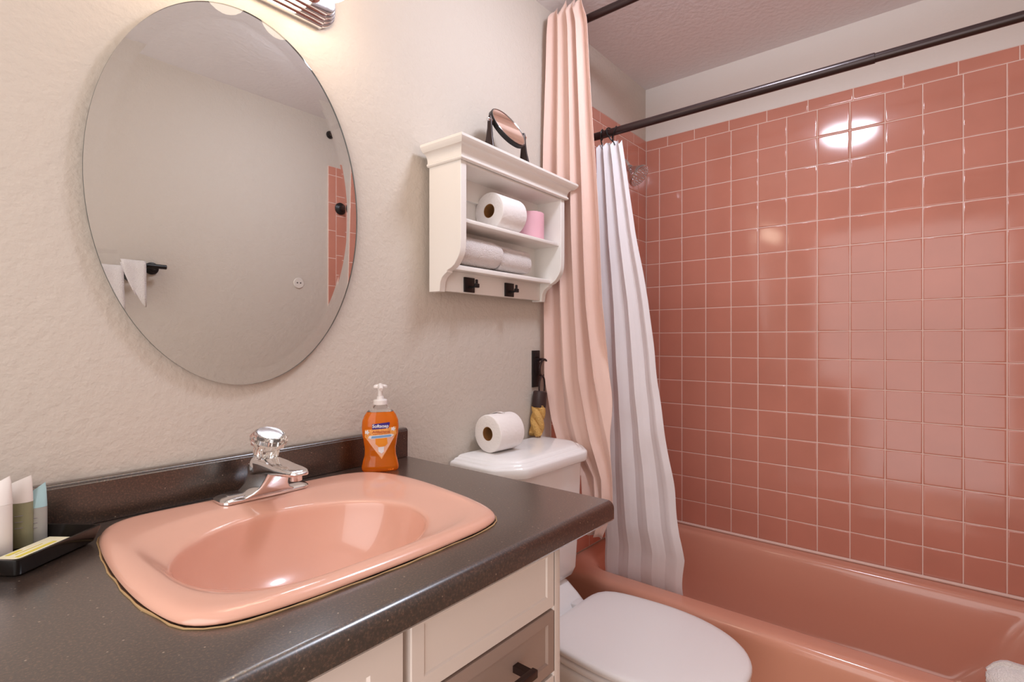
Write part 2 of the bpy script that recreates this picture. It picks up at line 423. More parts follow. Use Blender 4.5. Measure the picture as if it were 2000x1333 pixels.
fin('drain', bm, 'chrome', sink)
# yellowed caulk bead around the rim
bm = bmesh.new()
pts = []
for i, (x, y) in enumerate(outl):
    d = Vector((x - SCX, y - SCY)); L = d.length; f = (L + .0015 + .0008 * sin(i * 1.7) + .0008 * sin(i * .63)) / L
    pts.append((SCX + d.x * f, SCY + d.y * f, CT + .0008))
tube(bm, pts, [.0009 + .0009 * abs(sin(i * .9) * sin(i * .31)) for i in range(len(pts))], 6, closed=True)
o = fin('caulk_line', bm, 'caulk', sink)

# ------------------------------------------------------------ faucet
FX, FY, FZ = -1.893, -.110, CT + .0145
fa = thing('faucet', 'chrome single-handle bathroom faucet at the back of the pink sink', 'faucet', (FX, FY, FZ))
bm = bmesh.new()
rings = []
for z, a, b in ((0, .084, .031), (.004, .084, .031), (.007, .081, .028), (.0105, .070, .020)):
    rings.append([(x, y, z) for x, y in rrect(-a, a, -b, b, min(a, b) * .55, 5)])
loft(bm, rings)
fin('base_plate', bm, 'chrome', fa, ang=40)
bm = bmesh.new()   # body flares up from the plate, concave sides
rings = []
for z, hx, y0, y1 in ((.006, .050, -.033, .024), (.012, .038, -.040, .022), (.024, .028, -.052, .021), (.038, .0235, -.064, .020), (.050, .022, -.074, .020), (.058, .022, -.080, .020)):
    rings.append([(x, y, z) for x, y in rrect(-hx, hx, y0, y1, .010, 4)])
loft(bm, rings)
fin('body', bm, 'chrome', fa, ang=50)
bm = bmesh.new()   # spout: broad wedge reaching out over the bowl, rounded nose
rings = []
for y, hx, zt, zb in ((.024, .010, .052, .030), (.020, .020, .058, .028), (.0, .0235, .068, .034), (-.03, .024, .071, .042), (-.06, .0235, .070, .047), (-.09, .0225, .068, .050), (-.118, .021, .067, .053), (-.134, .0185, .066, .055), (-.144, .014, .0635, .0565), (-.148, .006, .061, .058)):
    pts = rrect(-hx, hx, zb, zt, min(.008, (zt - zb) * .45), 4)
    rings.append([(x, y, z) for x, z in pts])
loft(bm, rings)
sp = fin('spout', bm, 'chrome', fa, ang=60)
bm = bmesh.new(); lathe(bm, [(.0, .0), (.0105, 0), (.0105, .012), (0, .012)], 20, T(0, -.126, .046), caps=False); fin('aerator', bm, 'chrome', sp)
# hood under the handle (angled collar)
TK = T(0, -.006, .062) @ RX(radians(22))
bm = bmesh.new(); lathe(bm, [(.026, -.012), (.024, .0), (.016, .012), (.013, .016), (0, .016)], 28, TK); fin('collar', bm, 'chrome', fa)
bm = bmesh.new()  # fluted crystal knob
n = 48; TK2 = TK @ T(0, 0, .012) @ Matrix.Scale(1.14, 4)
rings = []
for z, r, fl in ((0, .0165, .0016), (.004, .0185, .0016), (.018, .0185, .0016), (.021, .022, .0005), (.026, .0275, .0012), (.034, .0285, .0012), (.040, .026, .0006), (.0435, .022, 0)):
    rings.append([TK2 @ Vector(((r + fl * cos(12 * 2 * pi * i / n)) * cos(2 * pi * i / n), (r + fl * cos(12 * 2 * pi * i / n)) * sin(2 * pi * i / n), z)) for i in range(n)])
loft(bm, rings); kn = fin('knob', bm, 'crystal', fa, ang=25)
bm = bmesh.new(); lathe(bm, [(0, 0), (.019, 0), (.0195, .001), (0, .0022)], 32, TK2 @ T(0, 0, .0438), caps=False); fin('knob_cap', bm, 'chrome', kn)

# ------------------------------------------------------------ oval bevelled mirror
MXC, MZC, MA, MB = -1.8831, 1.5221, .2663, .3854
mi_ = thing('wall_mirror', 'large frameless oval wall mirror hanging above the pink sink', 'mirror', (MXC, -.004, MZC))
bm = bmesh.new(); NM = 160
def mell(da, y): return [(((MA - da) * cos(2 * pi * i / NM)), y, ((MB - da) * sin(2 * pi * i / NM))) for i in range(NM)]
BW = .029; BD = BW * math.tan(.049)
yb, yf = -.006, -.0120
v = loft(bm, [mell(0, yb), mell(0, yf + BD), mell(BW, yf)], cap0=True, cap1=True)
for f in bm.faces:
    ys = [q.co.y for q in f.verts]
    if max(ys) - min(ys) < 1e-6 and abs(ys[0] - yb) < 1e-6: f.material_index = 1
    elif max(ys) > yb - 1e-6: f.material_index = 2
    else: f.material_index = 0
o = fin('mirror_glass', bm, ['glass', 'silver', 'edge'], mi_, smooth=False)
bm = bmesh.new(); loft(bm, [[(x * .8, y, z * .8) for x, y, z in mell(0, .003)], [(x * .8, y, z * .8) for x, y, z in mell(0, -.0055)]]); fin('backing_board', bm, 'black', mi_, smooth=False)

# ------------------------------------------------------------ vanity light bar
VL = thing('vanity_light', 'chrome stepped vanity light bar with round globe bulbs above the mirror', 'wall light', (-1.882, 0, 2.012))
bm = bmesh.new()
for k, (hw, hh, d) in enumerate(((.207, .057, .012), (.203, .050, .019), (.199, .043, .026), (.194, .035, .034))):
    rr = hh * .8
    rings = []
    y0 = 0 if k == 0 else d - .009
    for y, i_ in ((-y0, 0), (-(d - .002), 0), (-(d - .0006), .0006), (-d, .002)):
        rings.append([(x, y, z) for x, z in rrect(-hw + i_, hw - i_, -hh + i_, hh - i_, rr - i_, 8)])
    loft(bm, rings, mi=0)
for k, (hh, d) in enumerate(((.060, .014), (.053, .022), (.046, .029), (.038, .037))):   # straight stepped centre section
    box(bm, -.172, .172, -d, -(0 if k == 0 else d - .010), -hh, hh, .0015, 2)
fin('back_plate', bm, 'chrome', VL, ang=30)
for gx in (-.132, 0, .132):
    bm = bmesh.new(); lathe(bm, [(.024, 0), (.024, .006), (.019, .010), (.018, .030), (0, .030)], 28, T(gx, -.034, -.004) @ RX(pi / 2)); s_ = fin('socket', bm, 'chrome', VL)
    bm = bmesh.new(); pr = [(.0, -.048)]
    for k in range(1, 20):
        a = -pi / 2 + pi * k / 20; pr.append((.048 * cos(a), .048 * sin(a)))
    pr.append((0, .048))
    lathe(bm, pr, 32, T(gx, -.110, -.004) @ RX(pi / 2), caps=False); fin('globe', bm, 'globe', s_)

# ------------------------------------------------------------ ceiling light
CLX, CLY = -1.15, -.69
CL = thing('ceiling_light', 'round frosted flush ceiling light, cool white, seen mirrored in the tiles', 'ceiling light', (CLX, CLY, ZC))
bm = bmesh.new(); lathe(bm, [(.150, 0), (.150, -.018), (.143, -.024), (0, -.024)], 48); fin('rim', bm, 'chrome', CL)
bm = bmesh.new(); pr = [(.138, -.024)] + [(.138 * cos(a_), -.024 - .075 * sin(a_)) for a_ in [pi / 2 * k / 10 for k in range(1, 10)]] + [(0, -.099)]
lathe(bm, pr, 48, caps=False); fin('dome', bm, 'dome', CL)

# ------------------------------------------------------------ wall cabinet
TH = .035; WW = .5138; DD = .1214
wc = thing('wall_cabinet', 'white open wall cabinet with crown moulding and two black hooks', 'wall shelf', (-1.3897, -(WW * sin(TH) + .002), 0), TH)
# local: x = along, y negative = out of the wall
PW = .022
sprof = [(0, 1.362), (-.040, 1.362), (-.0415, 1.375), (-.043, 1.388), (-.050, 1.400), (-.060, 1.408), (-.068, 1.4125), (-.069, 1.4175), (-.084, 1.423), (-.097, 1.432), (-.108, 1.446), (-.115, 1.459), (-.1185, 1.475), (-.1200, 1.50), (-.1200, 1.716), (0, 1.716)]
for x0 in (0, WW - PW):
    bm = bmesh.new(); prism(bm, sprof, 'x', x0, x0 + PW); o = fin('side_panel', bm, 'white', wc, ang=30); bevelmod(o, .0012, 2, 50)
bm = bmesh.new(); box(bm, PW, WW - PW, -.012, -.001, 1.43, 1.716); 
fin('back_panel', bm, 'white', wc, smooth=False)
bm = bmesh.new(); box(bm, PW, WW - PW, -.034, -.018, 1.366, 1.424, .001); ap = fin('apron', bm, 'white', wc)
bm = bmesh.new(); box(bm, PW, WW - PW, -.075, -.002, 1.424, 1.436, .002); box(bm, PW, WW - PW, -.079, -.072, 1.4215, 1.4345, .002); fin('bottom_shelf', bm, 'white', wc)
bm = bmesh.new(); box(bm, PW, WW - PW, -.112, -.012, 1.546, 1.557, .002); fin('middle_shelf', bm, 'white', wc)
bm = bmesh.new(); box(bm, PW - .002, WW - PW + .002, -.118, -.012, 1.700, 1.714); box(bm, PW, WW - PW, -.024, -.012, 1.64, 1.70); fin('top_panel', bm, 'white', wc, smooth=False)
# crown moulding swept around three sides
cp = [(.0, 1.706), (.006, 1.706), (.009, 1.709), (.009, 1.713), (.006, 1.716), (.006, 1.719)]
for k in range(7):
    a = pi / 2 * k / 6; cp.append((.006 + .018 * (1 - cos(a)), 1.719 + .022 * sin(a)))
cp += [(.0255, 1.743), (.0275, 1.7445), (.032, 1.750), (.034, 1.7535), (.034, 1.760), (-.02, 1.760)]
bm = bmesh.new(); rings = []
for o_, z in cp:
    rings.append([(-o_, 0, z), (-o_, -DD - o_, z), (WW + o_, -DD - o_, z), (WW + o_, 0, z)])
# loft profile along path
cols_ = [[r[k] for r in rings] for k in range(4)]
loft(bm, cols_, closed=False)
vs = [bm.verts.new(p) for p in [(-.033, 0, 1.7598), (-.033, -DD - .033, 1.7598), (WW + .033, -DD - .033, 1.7598), (WW + .033, 0, 1.7598)]]
bm.faces.new(vs)
fin('crown_moulding', bm, 'white', wc, ang=28)
for hx in (.124, .314):
    bm = bmesh.new(); box(bm, hx - .0215, hx + .0215, -.040, -.034, 1.368, 1.411, .0008)
    hk = fin('hook_plate', bm, 'black', wc)
    bm = bmesh.new(); tube(bm, [(hx, -.038, 1.385), (hx, -.050, 1.381), (hx, -.062, 1.385), (hx, -.066, 1.396)], .0035, 10); box(bm, hx - .008, hx + .008, -.071, -.062, 1.380, 1.392, .002); box(bm, hx - .004, hx + .004, -.069, -.063, 1.390, 1.404, .002)
    fin('hook', bm, 'black', hk)

def roll(name, label, loc, M4, r=.055, L=.10, flap=True, group=None, rin=.021):
    tr = thing(name, label, 'toilet paper', loc, 0, group)
    bm = bmesh.new()
    pr = [(rin, 0), (r - .003, 0), (r - .0008, .0012), (r, .004), (r, L - .004), (r - .0008, L - .0012), (r - .003, L), (rin, L), (rin, 0)]
    lathe(bm, pr, 56, M4 @ T(0, 0, -L / 2), caps=False)
    bmesh.ops.remove_doubles(bm, verts=bm.verts, dist=1e-6)
    fin('paper', bm, 'paper', tr, ang=50)
    bm = bmesh.new(); lathe(bm, [(rin - .0002, .001), (rin - .0018, .001), (rin - .0018, L - .001), (rin - .0002, L - .001), (rin - .0002, .001)], 40, M4 @ T(0, 0, -L / 2), caps=False)
    fin('core', bm, 'card', tr)
    if flap:
        bm = bmesh.new(); N_ = 14; rows = []
        for i in range(N_ + 1):
            a = radians(flap[0] + (flap[1] - flap[0]) * i / N_); rr = r + .0012
            w0 = -L / 2 + .0012; w1 = L / 2 - .0012
            t_ = i / N_
            wa = w0 + (L * .5) * t_ * flap[2]; wb = w1 - (L * .5) * t_ * flap[2]
            lift = .004 * (t_ ** 3)
            rows.append([M4 @ Vector(((rr + lift) * cos(a), (rr + lift) * sin(a), w)) for w in (wa, wa * .5 + wb * .5, wb)])
        loft(bm, rows, closed=False); o = fin('loose_sheet', bm, 'paper', tr)
        sm = o.modifiers.new('s', 'SOLIDIFY'); sm.thickness = .0007; sm.offset = 1
    return tr
# axis of rolls: local z -> world x
AXR = RZ(radians(8)) @ RY(pi / 2)
roll('toilet_paper_roll', 'white toilet paper roll lying on the middle shelf of the wall cabinet', (-1.150, -.078, 1.557 + .0555), RZ(radians(2)) @ RY(pi / 2), .0553, .118, flap=(60, 190, 1.0))
tr2 = thing('paper_roll', 'pale pink paper roll standing upright on the middle shelf of the wall cabinet', 'toilet paper', (-.985, -.062, 1.5575))
bm = bmesh.new(); lathe(bm, [(.018, 0), (.043, 0), (.0455, .002), (.0455, .088), (.043, .090), (.018, .090), (.018, 0)], 48, caps=False); fin('paper', bm, 'pinkplastic', tr2, ang=50)
bm = bmesh.new(); lathe(bm, [(.0178, .001), (.0165, .001), (.0165, .089), (.0178, .089), (.0178, .001)], 32, caps=False); fin('core', bm, 'card', tr2)
# rolled towels on the bottom shelf
def towel_roll(name, label, loc, M4, r, L, turns=3.2, squash=1.0, group=None, soft=0):
    """spiral roll: axis local z, cross-section is a real spiral sheet with thickness"""
    bm = bmesh.new(); n = int(turns * 26); th = r / (turns + .35)
    rings = []
    cs = []
    for i in range(n + 1):
        a = 2 * pi * turns * i / n; rr = th * .55 + (r - th * .5 - th * .55) * i / n
        cs.append((a, rr))
    outer = [((rr + th * .45) * cos(a), (rr + th * .45) * sin(a)) for a, rr in cs]
    inner = [((rr - th * .45) * cos(a), (rr - th * .45) * sin(a)) for a, rr in reversed(cs)]
    sec = outer + inner
    NZ = 24 if soft else 12
    for k in range(NZ + 1):
        z = -L / 2 + L * k / NZ
        e = min(k, NZ - k); sc_ = 1 - (.07 if e == 0 else (.02 if e == 1 else 0)) - (soft * (.55, .22, .07)[e] if e < 3 else 0) + .012 * sin(k * 1.9 + r * 300)
        rings.append([M4 @ Vector((x * sc_, y * sc_ * squash, z + (.0025 * sin(6 * i / 10) if e == 0 else 0))) for i, (x, y) in enumerate(sec)])
    loft(bm, rings)
    o = fin(name, bm, 'terry', ang=60); o.location = loc
    return tag(o, label, 'towel', group)
towel_roll('rolled_towel', 'white rolled towel at the left on the bottom shelf of the wall cabinet', (-1.258, -.068, 1.436 + .0485), RZ(radians(2)) @ RY(pi / 2) @ RZ(radians(60)), .047, .175, squash=1.0)
towel_roll('rolled_towel', 'smaller white rolled towel at the right on the bottom shelf of the wall cabinet', (-1.085, -.058, 1.436 + .0425), RZ(radians(2)) @ RY(pi / 2) @ RZ(radians(150)), .041, .155)

# ------------------------------------------------------------ tabletop mirror on the cabinet
mm = thing('makeup_mirror', 'small round tabletop mirror in a dark brown tilting stand on the wall cabinet', 'mirror', (-1.142, -.095, 1.760), TH)
bm = bmesh.new()
rings = [[(x, y, z) for x, y in rrect(-.092, .092, -.034, .034, .03, 6)] for z in (.0005, .007)]
loft(bm, rings); fin('stand_base', bm, 'bronze', mm)
for sx in (-1, 1):
    bm = bmesh.new(); rings = []
    for z, hy, xo in ((.005, .027, .090), (.03, .019, .087), (.06, .0125, .0845), (.09, .0085, .083), (.115, .0075, .0825), (.124, .0045, .0825)):
        rings.append([(sx * (xo + a), b, z) for a, b in rrect(-.0045, .0045, -hy, hy, .004, 3)])
    loft(bm, rings); up_ = fin('upright', bm, 'bronze', mm, ang=60)
    bm = bmesh.new(); lathe(bm, [(0, .007), (.0045, .0065), (.006, .004), (.006, -.012), (0, -.012)], 20, T(sx * .088, 0, .113) @ RY(sx * pi / 2), caps=False); fin('pivot_cap', bm, 'chrome', up_)
TM = T(0, 0, .113) @ RX(radians(-30)) @ RX(pi / 2) @ Matrix.Scale(.90, 4)     # disc normal -> -y tilted up
bm = bmesh.new(); lathe(bm, [(0, -.009), (.072, -.009), (.0785, -.006), (.0785, .007), (.0765, .009), (.0735, .009), (.0730, .0075), (0, .0075)], 64, TM, caps=False); fr_ = fin('mirror_frame', bm, 'black', mm, ang=40)
bm = bmesh.new(); lathe(bm, [(0, .0078), (.0728, .0078)], 64, TM, caps=False); fin('mirror_disc', bm, 'magmirror', fr_, smooth=False)
bm = bmesh.new(); lathe(bm, [(.0728, .0076), (.0738, .0090), (.0745, .0095), (.0752, .0090)], 64, TM, caps=False); fin('chrome_rim', bm, 'chrome', fr_)

# ------------------------------------------------------------ toilet
TXC = -1.068
to = thing('toilet', 'white toilet with lid closed, between the vanity and the pink tub', 'toilet', (TXC, -.12, 0))
to.location = (TXC, 0, 0)
bm = bmesh.new(); rings = []
for z, hx, y0, y1 in ((.470, .130, -.18, -.05), (.478, .148, -.195, -.04), (.500, .156, -.203, -.035), (.65, .163, -.210, -.030), (.845, .168, -.216, -.026)):
    pl = rrect(-hx, hx, y0, y1, .028, 6)
    rings.append([(x, y - (.012 * (1 - (x / hx) ** 2) if y < -.1 else 0), z) for x, y in pl])
loft(bm, rings); tank = fin('tank', bm, 'porc', to, ang=50)
bm = bmesh.new(); lathe(bm, [(0, 0), (.012, 0), (.012, .006), (0, .006)], 24, T(-.120, -.222, .79) @ RX(pi / 2), caps=False); tube(bm, [(-.120, -.230, .79), (-.09, -.236, .788), (-.06, -.238, .784)], [.006, .005, .006], 10); fin('flush_lever', bm, 'chrome', tank)
# octagonal stepped lid
bm = bmesh.new()
def octo(ins, z):
    hx = .232 - ins; y0 = -.240 + ins; y1 = -.006 - ins * .25; cx_ = .075; cy_ = .070; c = ins * .4
    pts = [(-hx, y1), (-hx, y0 + cy_ - c), (-hx + cx_ - c, y0), (hx - cx_ + c, y0), (hx, y0 + cy_ - c), (hx, y1)]
    # round the corners a little
    out_ = []
    n_ = len(pts)
    for i in range(n_):
        p0, p1, p2 = Vector(pts[i - 1]), Vector(pts[i]), Vector(pts[(i + 1) % n_])
        rr = .022 if 0 < i < 5 else .006
        a = p1 + (p0 - p1).normalized() * rr; b = p1 + (p2 - p1).normalized() * rr
        for k in range(5):
            t_ = k / 4; q = a * (1 - t_) ** 2 + p1 * 2 * t_ * (1 - t_) + b * t_ ** 2; out_.append((q.x, q.y, z))
    return out_
lidp = [(.012, .843), (.003, .8435), (.0, .848), (.0, .868), (.0015, .8725), (.006, .8755), (.010, .8765), (.0125, .8772), (.0140, .8800), (.018, .8825), (.023, .8832), (.0255, .8838), (.0270, .8862), (.031, .8890), (.037, .8905), (.06, .8925), (.10, .893)]
loft(bm, [octo(i_, z) for i_, z in lidp]); fin('tank_lid', bm, 'porc', to, ang=70)
# bowl: outline in plan, superegg, y from -.27 (back) to -.772 (tip)
def egg(scale, z, back=-.275, tip=-.772, hw=.200, sq=0, n=64, cyo=0):
    L_ = (back - tip) / 2; cy = (back + tip) / 2 + .03
    out_ = []
    for i in range(n):
        a = 2 * pi * i / n; c_, s_ = cos(a), sin(a)
        if s_ >= 0:
            k = 6.5; r = (abs(c_) ** k + abs(s_) ** k) ** (-1 / k); x = hw * c_ * r * (1 - .12 * (s_ * r) ** 1.5); y = cy + (back - cy) * s_ * r
        else:
            x = hw * c_ * (abs(c_) ** .0); y = cy + (cy - tip) * s_
            k = 2.15; r = (abs(c_) ** k + abs(s_) ** k) ** (-1 / k); x = hw * c_ * r; y = cy + (cy - tip) * s_ * r
        ycm = cy
        out_.append((x * scale, ycm + (y - ycm) * scale + cyo, z))
    return out_
bm = bmesh.new()
loft(bm, [egg(.90, .423), egg(.985, .4235), egg(1.0, .428), egg(1.0, .434), egg(.992, .439), egg(.965, .4425), egg(.90, .4445), egg(.6, .446)]); fin('seat_lid', bm, 'seat', to, ang=80)
bm = bmesh.new()
loft(bm, [egg(.88, .401), egg(.975, .4015), egg(.99, .406), egg(.99, .415), egg(.975, .4205), egg(.90, .421)]); fin('seat', bm, 'seat', to, ang=80)
for sx in (-.075, .075):
    bm = bmesh.new(); box(bm, sx - .022, sx + .022, -.272, -.238, .398, .426, .006, 3); fin('hinge', bm, 'seat', to)
bm = bmesh.new()
loft(bm, [egg(.93, .399), egg(.965, .3975), egg(.975, .388), egg(.955, .368), egg(.90, .33, cyo=.01), egg(.78, .28, cyo=.035), egg(.62, .22, cyo=.07), egg(.52, .15, cyo=.09), egg(.50, .07, cyo=.10), egg(.55, .02, cyo=.10), egg(.58, .0, cyo=.10)]); bo = fin('bowl', bm, 'porc', to, ang=80)
bm = bmesh.new(); rings = []       # deck and neck under the tank
for y, hx, z0, z1 in ((-.045, .105, .30, .468), (-.12, .115, .26, .470), (-.19, .120, .20, .470), (-.225, .125, .18, .440), (-.25, .135, .16, .408), (-.30, .150, .14, .398), (-.40, .15, .10, .396)):
    rings.append([(x, y, z) for x, z in rrect(-hx, hx, z0, z1, .03, 5)])
loft(bm, rings); fin('neck', bm, 'porc', to, ang=80)
roll('toilet_paper_roll', 'white toilet paper roll with a folded pointed sheet lying on the toilet tank', (-1.158, -.078, .893 + .0568), RZ(radians(-3)) @ RY(pi / 2), .0563, .104, flap=(75, 200, 1.0), rin=.021)

# ------------------------------------------------------------ rope holder on the wall
rh = thing('rope_hanger', 'thick golden rope with brown sleeve hanging from a black wall plate', 'wall hanger', (-.872, 0, 1.13))
bm = bmesh.new(); box(bm, -.026, .014, -.007, -.0005, -.067, .062, .001); box(bm, -.020, .008, -.010, -.006, .038, .052, .001)
fin('wall_plate', bm, 'black', rh)
bm = bmesh.new(); pts = [(.012 + .022 * cos(a_), -.024 - .004 * sin(a_), .0 + .030 * sin(a_)) for a_ in [2 * pi * k / 28 for k in range(28)]]
tube(bm, pts, .0042, 10, closed=True); tube(bm, [(.012, -.004, .030), (.012, -.026, .030)], .005, 10); fin('ring', bm, 'bronze', rh)
bm = bmesh.new(); tube(bm, catmull([(-.016, -.026, -.082), (-.014, -.026, -.050), (-.002, -.026, -.028), (.012, -.026, -.036), (.016, -.026, -.060), (.014, -.026, -.082)], 6), .0033, 10); fin('shackle', bm, 'bronze', rh)
TS = T(-.012, -.028, -.080) @ RY(radians(9))
bm = bmesh.new(); lathe(bm, [(0, 0), (.021, 0), (.0245, -.004), (.0255, -.055), (.0235, -.058), (0, -.058)], 32, TS, caps=False); fin('sleeve', bm, 'ferrule', rh)
bm = bmesh.new()
for k in range(3):
    pts = []
    for i in range(46):
        s_ = i / 45; z = -.050 - .101 * s_; a = 2 * pi * (k / 3 + .72 * s_)
        pts.append(TS @ Vector((.0125 * cos(a), .0125 * sin(a), z)))
    tube(bm, pts, .0132, 14)
fin('rope', bm, 'rope', rh, ang=80)

# ------------------------------------------------------------ bathtub
tb = thing('bathtub', 'glossy pink built-in bathtub along the tiled wall', 'bathtub', (-.37, -.76, 0))
bm = bmesh.new()
X0, X1, Y0, Y1, RZ_ = -.37 - .378, -.37 + .3695, -.76 - .7585, -.76 + .7585, .385
def trect(x0, x1, y0, y1, r, z, n=8): return [(x + .37, y + .76, z) for x, y in rrect(x0, x1, y0, y1, r, n)]
N_ = 8
rings = [trect(X0 + .012, X1, Y0, Y1, .001, .0), trect(X0 + .004, X1, Y0, Y1, .001, .20), trect(X0 + .002, X1, Y0, Y1, .001, .335), trect(X0, X1, Y0, Y1, .001, .356), trect(X0 + .002, X1, Y0, Y1, .001, .370), trect(X0 + .009, X1, Y0, Y1, .001, .380), trect(X0 + .020, X1, Y0, Y1, .001, RZ_), trect(X0 + .035, X1 - .01, Y0 + .01, Y1 - .01, .01, RZ_ + .0005),
         trect(X0 + .080, X1 - .052, Y0 + .075, Y1 - .06, .09, RZ_ - .001), trect(X0 + .088, X1 - .060, Y0 + .085, Y1 - .068, .10, RZ_ - .004), trect(X0 + .095, X1 - .067, Y0 + .10, Y1 - .078, .105, RZ_ - .014), trect(X0 + .100, X1 - .072, Y0 + .115, Y1 - .085, .11, RZ_ - .035),
         trect(X0 + .118, X1 - .088, Y0 + .19, Y1 - .115, .12, .22), trect(X0 + .135, X1 - .105, Y0 + .27, Y1 - .14, .12, .12), trect(X0 + .165, X1 - .135, Y0 + .32, Y1 - .17, .11, .075), trect(X0 + .22, X1 - .19, Y0 + .38, Y1 - .23, .08, .065)]
loft(bm, rings, cap0=True, cap1=True)
tubshell = fin('tub_shell', bm, 'tub', tb, ang=60)
bm = bmesh.new(); tube(bm, [(.3645, -.755, RZ_ + .0065), (.3645, .755, RZ_ + .0065)], .006, 8); fin('caulk_line', bm, 'grout', tb)

# ------------------------------------------------------------ shower head
sh = thing('shower', 'chrome shower on a short arm in the tiled tub corner', 'shower', (-.385, 0, 1.97))
bm = bmesh.new(); lathe(bm, [(0, .0), (.030, 0), (.028, .006), (.012, .012), (0, .012)], 32, T(0, -.0065, .02) @ RX(pi / 2), caps=False); fin('flange', bm, 'chrome', sh)
bm = bmesh.new(); tube(bm, catmull([(0, -.004, .02), (0, -.055, .022), (0, -.095, .000), (0, -.115, -.030)], 6), .0095, 14); fin('arm', bm, 'chrome', sh)
THD = T(0, -.118, -.034) @ RX(radians(-46)) 
bm = bmesh.new(); lathe(bm, [(0, .012), (.012, .012), (.015, .004), (.0145, -.004), (.020, -.012), (.034, -.030), (.0445, -.044), (.0475, -.050), (.0475, -.057), (.044, -.060), (0, -.060)], 40, THD, caps=False); hd = fin('head', bm, 'satin', sh, ang=35)
bm = bmesh.new()
for rr, cn in ((.040, 22), (.031, 16), (.020, 10)):
    for k in range(cn):
        a = 2 * pi * k / cn; lathe(bm, [(.0022, -.0600), (.0016, -.0632), (0, -.0632)], 6, THD @ T(rr * cos(a), rr * sin(a), 0), caps=False)
nz = fin('nozzles', bm, 'chrome', hd); nz['kind'] = 'stuff'

# ------------------------------------------------------------ rods, hooks, curtains
RX1, RZ1 = -.714, 1.962
r1 = thing('curtain_rod', 'dark bronze tension rod over the tub, lower of the two rods', 'curtain rod', (RX1, 0, RZ1))
bm = bmesh.new(); tube(bm, [(0, -.010, 0), (0, -.983, 0)], .0135, 20); fin('outer_tube', bm, 'rod', r1)
bm = bmesh.new(); tube(bm, [(0, -.981, -.0), (0, -1.505, 0)], .0118, 20); fin('inner_tube', bm, 'rod', r1)
for y, sg in ((-.0065, -1), (-1.5125, 1)):
    bm = bmesh.new(); lathe(bm, [(0, 0), (.033, 0), (.033, .006), (.022, .014), (.016, .018), (0, .018)], 32, T(0, y, 0) @ RX(pi / 2 if sg < 0 else -pi / 2), caps=False); fin('end_cap', bm, 'black', r1)
RX2, RZ2 = -.775, 2.358
r2 = thing('curtain_rod', 'dark bronze rod near the ceiling, upper of the two rods, carrying the pink curtain', 'curtain rod', (RX2, 0, RZ2))
bm = bmesh.new(); tube(bm, [(0, -.008, 0), (0, -1.512, 0)], .0135, 20); fin('tube', bm, 'rod', r2)
for y, sg in ((-.0005, -1), (-1.5195, 1)):
    bm = bmesh.new(); lathe(bm, [(0, 0), (.021, 0), (.021, .006), (.018, .012), (.016, .018), (0, .018)], 32, T(0, y, 0) @ RX(pi / 2 if sg < 0 else -pi / 2), caps=False); fin('end_cap', bm, 'black', r2)
hg = 'black shower curtain hooks on the lower rod'
for k, (y, tw) in enumerate(((-.176, .3), (-.208, -.25), (-.226, .6))):
    bm = bmesh.new()
    pts = []
    for i in range(22):
        a = radians(-60 + 300 * i / 21); pts.append((.0175 * cos(a), 0, .0175 * sin(a)))
    pts += [(-.004, -.004, -.028), (.002, -.010, -.040), (.004, -.012, -.050)]
    tube(bm, pts, .0024, 8)
    o = fin('curtain_hook', bm, 'black'); o.location = (RX1, y, RZ1); o.rotation_euler = (tw * .6, 0, tw)
    tag(o, ('black metal hook on the lower rod, nearest the pink curtain', 'black metal hook on the lower rod, middle of the three', 'black metal hook on the lower rod, farthest from the pink curtain')[k], 'curtain hook', hg)

def interp(tab, z):
    for a, b in zip(tab, tab[1:]):
        if a[0] >= z >= b[0]:
            t_ = (a[0] - z) / (a[0] - b[0]); t_s = t_
            return [p + (q - p) * t_s for p, q in zip(a[1:], b[1:])]
    return list(tab[0][1:]) if z > tab[0][0] else list(tab[-1][1:])
def curtain(name, mt, tab, folds, zs, nu, shape, thick):
    bm = bmesh.new(); rows = []
    for z in zs:
        yl, yr, xc, amp, zoff = interp(tab, z)
        row = []
        for i in range(nu + 1):
            u = i / nu
            dx, du_, dz = shape(u, z)
            y = yl + (yr - yl) * (u + du_)
            row.append((xc + amp * dx, y, z + dz + zoff * 0))
        rows.append(row)
    loft(bm, rows, closed=False)
    o = fin(name, bm, mt, ang=180)
    sm = o.modifiers.new('s', 'SOLIDIFY'); sm.thickness = thick; sm.offset = 0
    return o
def rnd(s): return (sin(s * 127.1) * 43758.5453) % 1
